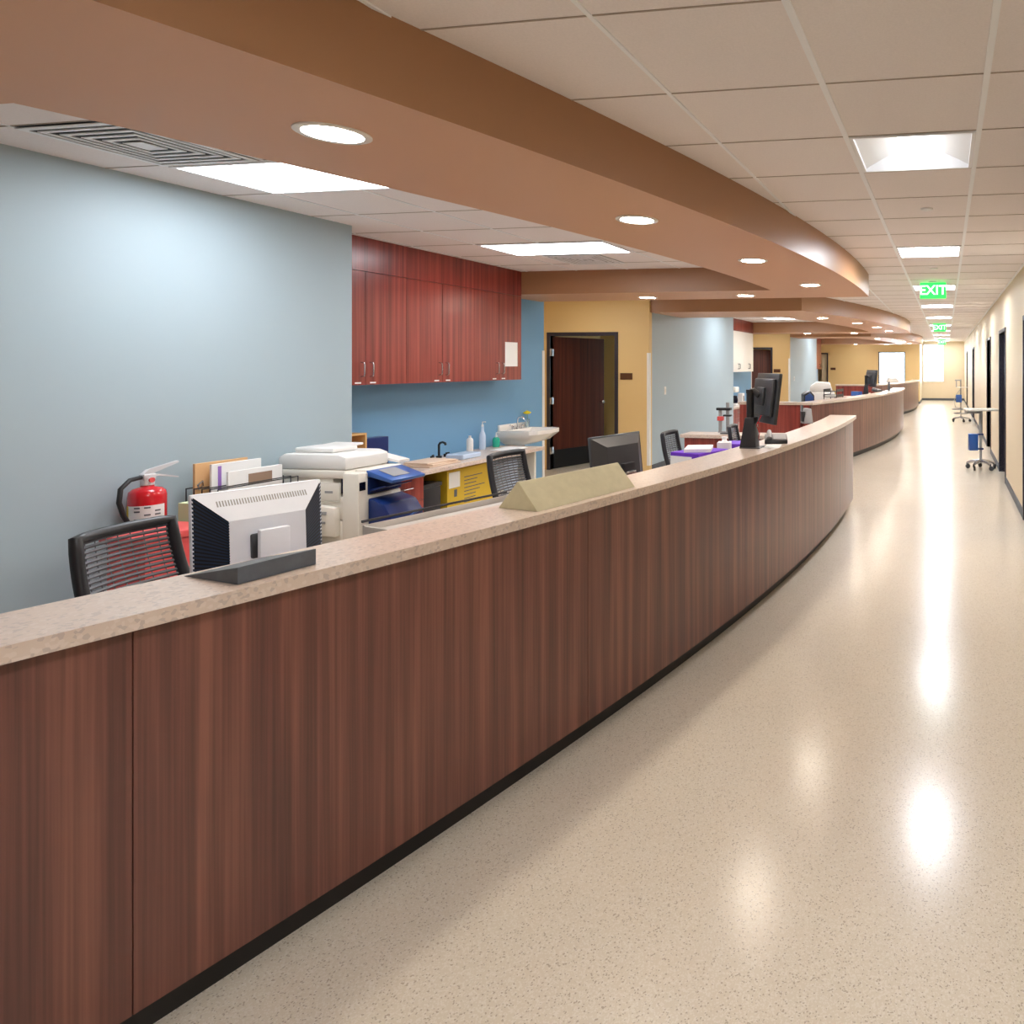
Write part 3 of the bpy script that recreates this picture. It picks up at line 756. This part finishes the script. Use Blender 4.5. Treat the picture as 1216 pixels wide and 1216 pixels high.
# copier: near side faces -Y, front faces +X
c = thing('photocopier', 'large white photocopier with blue front trays beside the blue wall end', 'photocopier', (-4.11, 4.22, 0))
MB().box(-.31, .30, -.25, .10, .03, .62, .012).box(-.31, .30, -.25, .10, .62, .78, .012).build('body', 'offw', c, 40)
MB().box(-.31, .1, -.25, .10, .78, .90, .006).build('rear_housing', 'offw', c, 40)
MB().box(.19, .31, -.27, -.19, .45, .935, .01).build('corner_column', 'offw', c, 40)
MB().box(.311, .313, -.262, -.215, .82, .875).build('column_display', 'screen', c)
MB().box(-.315, .2, -.26, .11, .895, .95, .012).box(.2, .3, -.185, .11, .895, .95, .012).build('scanner_bed', 'offw', c, 40)
MB().prism([(-.315, .952), (.2, .952), (.2, 1.035), (.14, 1.055), (-.27, 1.055), (-.315, 1.03)], -.255, .1, axis='y', bev=.012).build('scanner_lid', 'white', c, 40)
MB().prism([(-.25, .0), (-.02, .0), (-.02, .015), (-.25, .015)], 0, .2, Tr(.0, -.08, 1.068, rx=R(3)), axis='y', bev=.004).build('feed_tray', 'white', c)
MB().box(-.25, .05, -.2, .0, 1.056, 1.09, .012).build('feeder_cover', 'white', c, 40)
MB().prism([(.0, 1.0), (.28, .955), (.28, .972), (.0, 1.03)], .1, .2, axis='y').build('exit_tray', 'white', c)
MB().prism([(.29, .905), (.48, .862), (.485, .882), (.29, .945)], -.185, .11, axis='y', bev=.004).build('control_panel', 'bluep', c, 40)
MB().prism([(.32, .9375), (.44, .8985), (.44, .90), (.32, .939)], -.12, .02, axis='y').build('touch_screen', 'grey', c)
MB().box(.1, .302, -.185, .099, .785, .893).build('output_recess', 'navy', c)
MB().prism([(.3, .80), (.42, .835), (.42, .842), (.3, .815)], -.17, .06, axis='y').build('output_tray', 'navy', c)
MB().prism([(.30, .48), (.49, .50), (.475, .64), (.42, .72), (.30, .76)], -.185, .1, axis='y', bev=.012).build('front_tray', 'navy', c, 40)
MB().tube([(.487, -.185, .52), (.484, -.1, .59), (.48, .0, .625), (.477, .1, .64)], .006, 6).tube([(.49, -.1, .52), (.487, .0, .55), (.485, .1, .56)], .004, 6).build('tray_trim', 'bluep', c, 50)
for k in range(2):
    d = MB().box(.30, .318, -.245, .095, .05+k*.2, .235+k*.2, .006).build('paper_drawer', 'offw', c, 40)
    MB().box(.318, .33, -.15, .0, .17+k*.2, .195+k*.2, .004).build('handle', 'navy', d, 40)
s = MB().prism([(-.05, .52), (.16, .52), (.16, .71), (-.05, .73)], -.295, -.25, axis='y', bev=.008).build('side_feeder', 'offw', c, 40)
MB().box(.02, .1, -.298, -.294, .665, .685, .001).box(.03, .09, -.298, -.294, .605, .62, .001).build('feeder_latch', 'grey', s)
MB().box(.05, .11, -.262, -.259, .80, .815, .001).build('side_latch', 'grey', c)
MB().box(-.2, .16, -.26, -.249, .745, .87, .01).build('side_cover', 'offw', c, 40)
for sx_, sy in ((-1, -1), (1, -1), (-1, 1), (1, 1)):
    MB().cyl(.025, 0, .03, 12, Tr(.25*sx_, -.075+.13*sy, 0)).build('foot', 'black', c, 40)

# things on and under the recess counter
c = thing('wooden_organizer', 'light pine desktop organizer on the counter behind the photocopier', 'organizer', (-4.83, 4.86, .72))
MB().box(-.13, .13, -.11, -.095, 0, .37).box(-.13, .13, .095, .11, 0, .37).box(-.13, .13, -.095, .095, .355, .37).box(-.13, .13, -.095, .095, .0, .014).box(-.13, .13, -.095, .095, .19, .202).box(-.13, -.12, -.095, .095, .014, .355).build('case', 'pine', c)
o = tag(MB().box(-.05, .05, -.16, .16, 0, .3, .006).build('box_file', 'navy'), 'dark navy box file next to the pine organizer', 'box file'); o.location = (-4.9, 5.2, .7205)
c = thing('black_faucet', 'black gooseneck faucet on the recess counter', 'faucet', (-5.0, 6.15, .72))
MB().cyl(.026, 0, .02, 18).tube([(0, 0, .02), (0, 0, .13), (.015, 0, .15), (.05, -.01, .158), (.085, -.02, .15), (.09, -.02, .13)], .011, 10).build('spout', 'black', c, 50)
for s in (-1, 1): MB().cyl(.018, 0, .03, 14, Tr(0, s*.09, 0)).tube([(0, s*.09, .035), (.03, s*.11, .04)], .007, 6).build('tap_lever', 'black', c, 50)
def bottle(name, label, x, y, prof, m, pump, pm='white'):
    c = thing(name, label, 'bottle', (x, y, .72), R(20), 'bottles on the recess counter')
    MB().lathe(prof, 20).build('body', m, c, 40)
    z = prof[-1][1]
    if pump:
        MB().cyl(.012, z, z+.02, 12).tube([(0, 0, z+.02), (0, 0, z+.05), (.035, 0, z+.05)], .0055, 8).build('pump', pm, c, 40)
    return c
bottle('spray_bottle', 'slim white bottle on the recess counter, nearest the faucet', -5.0, 6.6, [(0, 0), (.03, 0), (.033, .01), (.033, .12), (.028, .14), (.013, .155), (.013, .175), (0, .175)], 'white', False)
bottle('tall_bottle', 'tall clear pump bottle on the recess counter', -5.03, 6.84, [(0, 0), (.032, 0), (.034, .01), (.034, .15), (.026, .18), (.016, .2), (.014, .25), (0, .25)], 'bag', True)
bottle('soap_bottle', 'squat bottle of green hand soap on the recess counter', -5.02, 7.06, [(0, 0), (.034, 0), (.038, .008), (.038, .085), (.03, .105), (.014, .112), (0, .112)], 'teal', True)
o = tag(MB().box(-.16, .16, -.2, .2, 0, .012, .004).box(-.15, .15, -.18, .19, .012, .026, .005, Tr(rz=.08)).box(-.13, .14, -.17, .16, .026, .04, .006, Tr(rz=-.1)).build('towel_stack', 'towel'), 'folded peach cloths stacked on the recess counter by the faucet', 'cloth'); o.location = (-4.74, 5.72, .7205)
o = tag(MB().box(-.1, .1, -.13, .13, 0, .05, .012).build('wipes_pack', 'bag'), 'pale blue wrapped pack on the recess counter beside the peach cloths', 'pack'); o.location = (-4.75, 6.18, .7205)
o = tag(MB().box(-.12, .12, -.16, .16, 0, .004).box(-.12, .12, -.16, .16, .004, .008, 0, Tr(rz=.2)).build('paper_sheets', 'paper'), 'loose white papers on the recess counter end', 'paper'); o.location = (-4.75, 6.9, .7205)
c = thing('yellow_carton', 'yellow printed carton standing under the recess counter', 'carton', (-4.85, 6.17, 0))
cb = MB().box(-.19, .19, -.33, .33, 0, .64, .004).build('box', 'yelp', c)
MB().box(.1905, .1915, -.31, -.16, .47, .62).build('label', 'paper', cb)
mb = MB()
for k in range(8): mb.box(.1905, .1912, -.1, .05+.18*random.random(), .30+k*.035, .309+k*.035)
mb.box(.1905, .1912, -.24, -.2, .38, .45)
mb.build('printing', 'slate', cb)
MB().box(-.02, .02, -.33, .33, .64, .642).build('tape', 'pine', cb)
c = thing('black_bin', 'black waste bin under the recess counter beside the drawers', 'bin', (-4.82, 5.63, 0))
MB().prism([(-.15, -.14), (.15, -.14), (.15, .14), (-.15, .14)], 0, .52, bev=.01).build('body', 'blackp', c, 40)
MB().box(-.16, .16, -.15, .15, .52, .56, .012).build('lid', 'black', c, 40)
c = thing('linen_bin', 'white bin lined with a crumpled clear bag under the counter end', 'bin', (-4.83, 6.86, 0))
MB().lathe([(0, 0), (.15, 0), (.17, .45), (.165, .45), (.145, .01), (0, .01)], 28).build('body', 'white', c, 40)
mb = MB(); rnd = random.Random(3)
pr = [(.173, .3), (.18, .4), (.176, .5), (.19, .56), (.15, .61), (.08, .6), (0, .57)]
mb.lathe(pr, 28)
for v in mb.bm.verts: v.co += Vector((rnd.uniform(-1, 1), rnd.uniform(-1, 1), rnd.uniform(-1, 1)))*.009
mb.build('bag', 'bag', c, 80)
# sink
c = thing('hand_sink', 'white wall-hung hand sink beside the golden doorway', 'sink', (XK, 7.5, 0))
mb = MB()
def sk(u, v):
    return None
outer = [(.0, -.28), (.40, -.28), (.47, -.22), (.50, 0), (.47, .22), (.40, .28), (0, .28)]
def ring(sc, z, off=0): return [(off+p[0]*sc if p[0] > 0 else 0, p[1]*sc, z) for p in outer]
def ring_in(sc, z): return [(.10+(p[0])*.78*sc if p[0] > 0 else .10+.0*sc, p[1]*.84*sc, z) for p in outer]
rings = [ring(.45, .70), ring(.8, .756), ring(1, .84), ring(1, .885), ring_in(1, .885), ring_in(.9, .85), ring_in(.55, .79)]
vr = [[mb.bm.verts.new(p) for p in r] for r in rings]
for A, B in zip(vr, vr[1:]):
    for k in range(7): mb._face([A[k], A[(k+1) % 7], B[(k+1) % 7], B[k]])
mb._face(vr[0]); mb._face(vr[-1])
mb.box(0, .03, -.28, .28, .86, .95, .008)
mb.build('basin', 'porc', c, 35)
MB().box(0, .02, -.12, .12, .62, .70).build('wall_mount', 'steel', c)
MB().cyl(.022, .885, .91, 16, Tr(.065, 0, 0)).tube([(.065, 0, .91), (.065, 0, 1.0), (.09, 0, 1.03), (.14, 0, 1.02), (.15, 0, .995)], .01, 10).build('faucet', 'chrome', c, 50)
for s in (-1, 1): MB().cyl(.016, .885, .925, 12, Tr(.065, s*.09, 0)).tube([(.065, s*.09, .925), (.065, s*.14, .94)], .006, 6).build('tap_lever', 'chrome', c, 50)
MB().tube([(.14, 0, .71), (.14, 0, .55), (.06, 0, .5), (.005, 0, .5)], .018, 10).build('drain_pipe', 'steel', c, 50)
c = thing('flower_glass', 'small glass with a yellow flower on the back of the hand sink', 'flower', (XK+.06, 7.7, .8855))
MB().lathe([(0, .0), (.026, 0), (.03, .1), (.028, .1), (.024, .006), (0, .006)], 18).build('glass', 'clear', c, 40)
MB().tube([(0, 0, .01), (.006, .004, .12), (.0, 0, .17)], .003, 6).build('stem', 'leaf', c, 50)
mb = MB()
for k in range(9):
    a = 2*PI*k/9
    mb.lathe([(0, -.012), (.018, -.008), (.02, 0), (.014, .008), (0, .01)], 8, Tr(.026*math.cos(a), .026*math.sin(a), .175, rx=.5*math.sin(a), ry=-.5*math.cos(a)))
mb.lathe([(0, -.02), (.02, -.01), (.022, .01), (0, .02)], 10, Tr(0, 0, .185))
mb.build('petals', 'flower', c, 60)

# purple folder + white boxes on the nearest work surface
def wsx(y): return cx(y)-.55
o = tag(MB().box(-.15, .15, -.2, .2, 0, .16, .004).build('storage_box', 'purple'), 'purple box on the nearest work surface beside a mesh chair', 'box'); o.location = (-2.08, 5.62, .7562); o.rotation_euler = (0, 0, R(-20))
MB().box(-.1505, .08, -.201, .12, .04, .13).build('label', 'paper', o)
o = tag(MB().box(-.12, .1, -.15, .15, 0, .03, .002).build('paper_stack', 'paper'), 'stack of white papers lying on the purple box', 'paper'); o.location = (-2.08, 5.62, .9165); o.rotation_euler = (0, 0, R(15))
o = tag(MB().box(-.2, .2, -.14, .14, 0, .17, .004).build('storage_box', 'purple'), 'flat purple box beyond the white tissue box', 'box'); o.location = (-1.82, 6.2, .7562); o.rotation_euler = (0, 0, R(10))
c = thing('tissue_box', 'white tissue box between the two purple boxes', 'tissue box', (-1.97, 5.94, .756), R(12))
MB().box(-.06, .06, -.06, .06, 0, .2, .004).build('carton', 'white', c)
MB().lathe([(.03, .2), (.02, .22), (.03, .245), (0, .235)], 9, None).build('tissue', 'paper', c)

# low return: metal post stand with black clamps
c = thing('post_stand', 'grey metal post with black clamps on the low end return', 'stand', (-2.5, 7.66, .8506))
MB().box(-.07, .07, -.07, .07, 0, .012, .003).build('base', 'dgrey', c)
MB().cyl(.02, .012, .36, 14).cyl(.02, .012, .3, 14, Tr(-.09, .0, 0)).box(-.11, .03, -.02, .02, .012, .025).build('post', 'grey', c, 40)
MB().box(-.13, .04, -.035, .035, .27, .3, .005).box(-.05, .045, -.03, .03, .2, .22, .005).build('clamp', 'black', c)
MB().box(-.12, -.05, -.03, .03, .15, .2, .005).build('red_grip', 'redp', c)

# wall switches
for b in (1, 2):
    c = thing('light_switch', 'white light switch on the pale blue wall of the %s bay' % BAY[b], 'light switch', (XB, P*b+1.0, 1.23), 0, 'light switches')
    MB().box(0, .006, -.04, .04, -.065, .065, .002).build('plate', 'white', c)
    MB().box(.006, .012, -.014, .014, -.03, .03, .001).build('rocker', 'offw', c)

# ------------------------------------------------------------------ middle bay contents
def lw(y): return P+y
c = thing('coffee_maker', 'white coffee maker on the recess counter of the middle bay', 'coffee maker', (-4.85, P+5.55, .72))
MB().box(-.15, .0, -.13, .13, 0, .42, .015).box(0, .16, -.13, .13, 0, .05, .01).box(0, .15, -.13, .13, .30, .42, .015).build('housing', 'white', c, 40)
MB().lathe([(0, .05), (.07, .05), (.08, .12), (.06, .22), (0, .23)], 20, Tr(.08, 0, 0)).build('carafe', 'screen', c, 40)
o = tag(MB().box(-.06, .06, -.08, .08, 0, .26, .01).build('paper_dispenser', 'white'), 'white upright dispenser beside the coffee maker of the middle bay', 'dispenser'); o.location = (-4.75, P+6.0, .7205)
MB().box(.0605, .0625, -.03, .03, .08, .2).build('window', 'screen', o)
c = thing('desktop_printer', 'bulky white printer on the work surface of the middle desk', 'printer', (-2.42, P+3.75, .756), R(10))
MB().box(-.25, .25, -.27, .27, 0, .36, .02).build('body', 'white', c, 40)
MB().prism([(-.24, .36), (.22, .36), (.16, .54), (-.1, .56), (-.22, .48)], -.25, .25, axis='y', bev=.02).build('scanner_lid', 'white', c, 40)
MB().box(.25, .262, -.2, .2, .22, .32, .004).build('output_slot', 'blackp', c)
MB().box(-.2, .2, -.275, -.268, .05, .2, .004).build('side_panel', 'offw', c)
c = thing('desk_speaker', 'black and blue box behind the middle counter beside the printer', 'speaker', (-2.3, P+1.78, .756), R(25))
MB().prism([(-.09, 0), (.09, 0), (.09, .38), (.02, .46), (-.09, .4)], -.11, .11, axis='y', bev=.012).build('case', 'blackp', c, 40)
MB().prism([(-.07, .05), (.07, .05), (.07, .36), (.01, .42), (-.07, .37)], -.117, -.109, axis='y').build('blue_panel', 'bluep', c)
c = thing('letter_tray', 'black stacked letter trays behind the middle counter', 'letter tray', (-2.02, P+2.75, .756), R(-12))
mb = MB()
for k in range(4):
    z = .12+k*.095
    mb.box(-.13, .13, -.17, .17, z, z+.008).box(-.13, -.122, -.17, .17, z, z+.05).box(.122, .13, -.17, .17, z, z+.05)
for x in (-.12, .12):
    for y in (-.16, .16): mb.box(x-.006, x+.006, y-.006, y+.006, 0, .42)
mb.build('rack', 'blackp', c)
MB().box(-.11, .11, -.15, .15, .129, .16).box(-.11, .11, -.15, .15, .319, .345).build('papers', 'paper', c)
o = tag(MB().box(-.05, .05, -.12, .12, 0, .34, .005).build('box_file', 'bluep'), 'blue box file beside the tall monitor of the middle desk', 'box file'); o.location = (-1.83, P+4.55, .7562); o.rotation_euler = (0, 0, R(50))
# far bay: things on far desk
c = thing('desktop_printer', 'small pale printer on the work surface of the far desk', 'printer', (-1.8, 2*P+4.3, .7562), R(10))
MB().box(-.2, .2, -.25, .25, 0, .38, .02).build('body', 'offw', c, 40)
MB().prism([(-.18, .38), (.17, .38), (.12, .45), (-.15, .46)], -.22, .22, axis='y', bev=.01).build('lid', 'white', c, 40)
o = tag(MB().prism([(-.03, 0), (.03, 0), (.018, .2), (-.018, .2)], -.03, .03, axis='y', bev=.006).build('document_stand', 'slate'), 'small dark upright stand on the middle counter near its rounded end', 'stand'); o.location = (-1.28, P+6.0, ZT+.0005)

# ------------------------------------------------------------------ rolling carts by the corridor wall
c = thing('rolling_cart', 'rolling cart with pale table top and blue box beside the nearest visible corridor door', 'cart', (.54, 11.05, 0), R(10))
MB().prism([(-.23, -.17), (.23, -.17), (.25, -.15), (.25, .15), (.23, .17), (-.23, .17), (-.25, .15), (-.25, -.15)], .925, .955, bev=.006).build('table_top', 'offw', c, 40)
MB().box(-.24, -.02, -.1, .1, .885, .925, .004).build('keyboard_tray', 'grey', c, 40)
MB().cyl(.022, .1, .55, 16).cyl(.03, .5, .925, 16).build('column', 'grey', c, 40)
MB().box(-.19, -.05, -.06, .06, .30, .56, .008).build('battery_box', 'bluep', c, 40)
MB().box(-.05, .04, -.03, .03, .54, .565, .003).box(-.05, .04, -.03, .03, .31, .335, .003).build('box_bracket', 'navy', c)
mb = MB()
for k in range(5):
    a = 2*PI*k/5+.2
    mb.tube([(0, 0, .13), (.15*math.cos(a), .15*math.sin(a), .115), (.22*math.cos(a), .22*math.sin(a), .09)], [.035, .026, .018], 8)
mb.build('star_base', 'steel', c, 50)
for k in range(5):
    a = 2*PI*k/5+.2; x, y = .22*math.cos(a), .22*math.sin(a)
    MB().lathe([(0, -.015), (.03, -.015), (.038, -.01), (.038, .01), (.03, .015), (0, .015)], 16, Tr(x+.015, y, .038, rx=R(90), rz=a+.6)).tube([(x, y, .05), (x, y, .1)], .011, 8).build('caster', 'black' if k % 2 else 'dgrey', c, 40)
c = thing('vitals_stand', 'wheeled chrome stand with basket and blue box, behind the rolling cart', 'stand', (.42, 20.2, 0), R(0))
MB().cyl(.02, .12, 1.22, 14).build('pole', 'steel', c, 40)
MB().box(-.17, .02, -.02, .02, 1.18, 1.215, .004).box(-.14, -.11, -.02, .02, 1.0, 1.18).build('top_bar', 'grey', c)
MB().box(-.13, .2, -.12, .12, .98, 1.0, .004).build('shelf', 'offw', c)
MB().box(-.14, .03, -.08, .08, .56, .78, .01).build('monitor_box', 'bluep', c, 40)
MB().tube([(.0, 0, .95), (-.12, -.05, .8), (-.2, -.07, .6), (-.15, -.05, .42), (-.02, -.02, .4)], .008, 6).build('cable', 'grey', c, 50)
MB().tube([(.24*math.cos(2*PI*k/28), .24*math.sin(2*PI*k/28), .36) for k in range(28)], .016, 6, True).tube([(.2*math.cos(2*PI*k/28), .2*math.sin(2*PI*k/28), .24) for k in range(28)], .012, 6, True).build('basket', 'grey', c, 50)
mb = MB()
for k in range(5):
    a = 2*PI*k/5; mb.tube([(0, 0, .13), (.26*math.cos(a), .26*math.sin(a), .085)], [.026, .016], 8)
    mb.tube([(.24*math.cos(a), .24*math.sin(a), .36), (0, 0, .36)], .005, 6)
mb.build('star_base', 'steel', c, 50)
for k in range(5):
    a = 2*PI*k/5; x, y = .26*math.cos(a), .26*math.sin(a)
    MB().lathe([(0, -.014), (.038, -.012), (.038, .012), (0, .014)], 14, Tr(x, y, .038, rx=R(90), rz=a+.5)).tube([(x, y, .05), (x, y, .095)], .01, 8).build('caster', 'black', c, 40)

# ------------------------------------------------------------------ daylight, camera, colour management
w = bpy.data.worlds.new('sky'); SC.world = w; w.use_nodes = True
bg = w.node_tree.nodes['Background']; bg.inputs['Color'].default_value = (.86, .93, 1, 1); bg.inputs['Strength'].default_value = 5.

cam = bpy.data.cameras.new('camera'); co = bpy.data.objects.new('camera', cam); COL.objects.link(co)
F_, XP, YP = 815., 996., 433.
cam.sensor_fit = 'HORIZONTAL'; cam.sensor_width = 36; cam.lens = F_/1216*36
cam.shift_x = (608-XP)/1216; cam.shift_y = -(608-YP)/1216
cam.clip_start = .05; cam.clip_end = 200
co.location = (0, 0, 1.65); co.rotation_euler = (R(90), 0, math.atan((1123.5-XP)/F_))
SC.camera = co
SC.view_settings.view_transform = 'Standard'; SC.view_settings.look = 'None'; SC.view_settings.gamma = 1
SC.view_settings.exposure = 1.5
SC.cycles.use_denoising = True
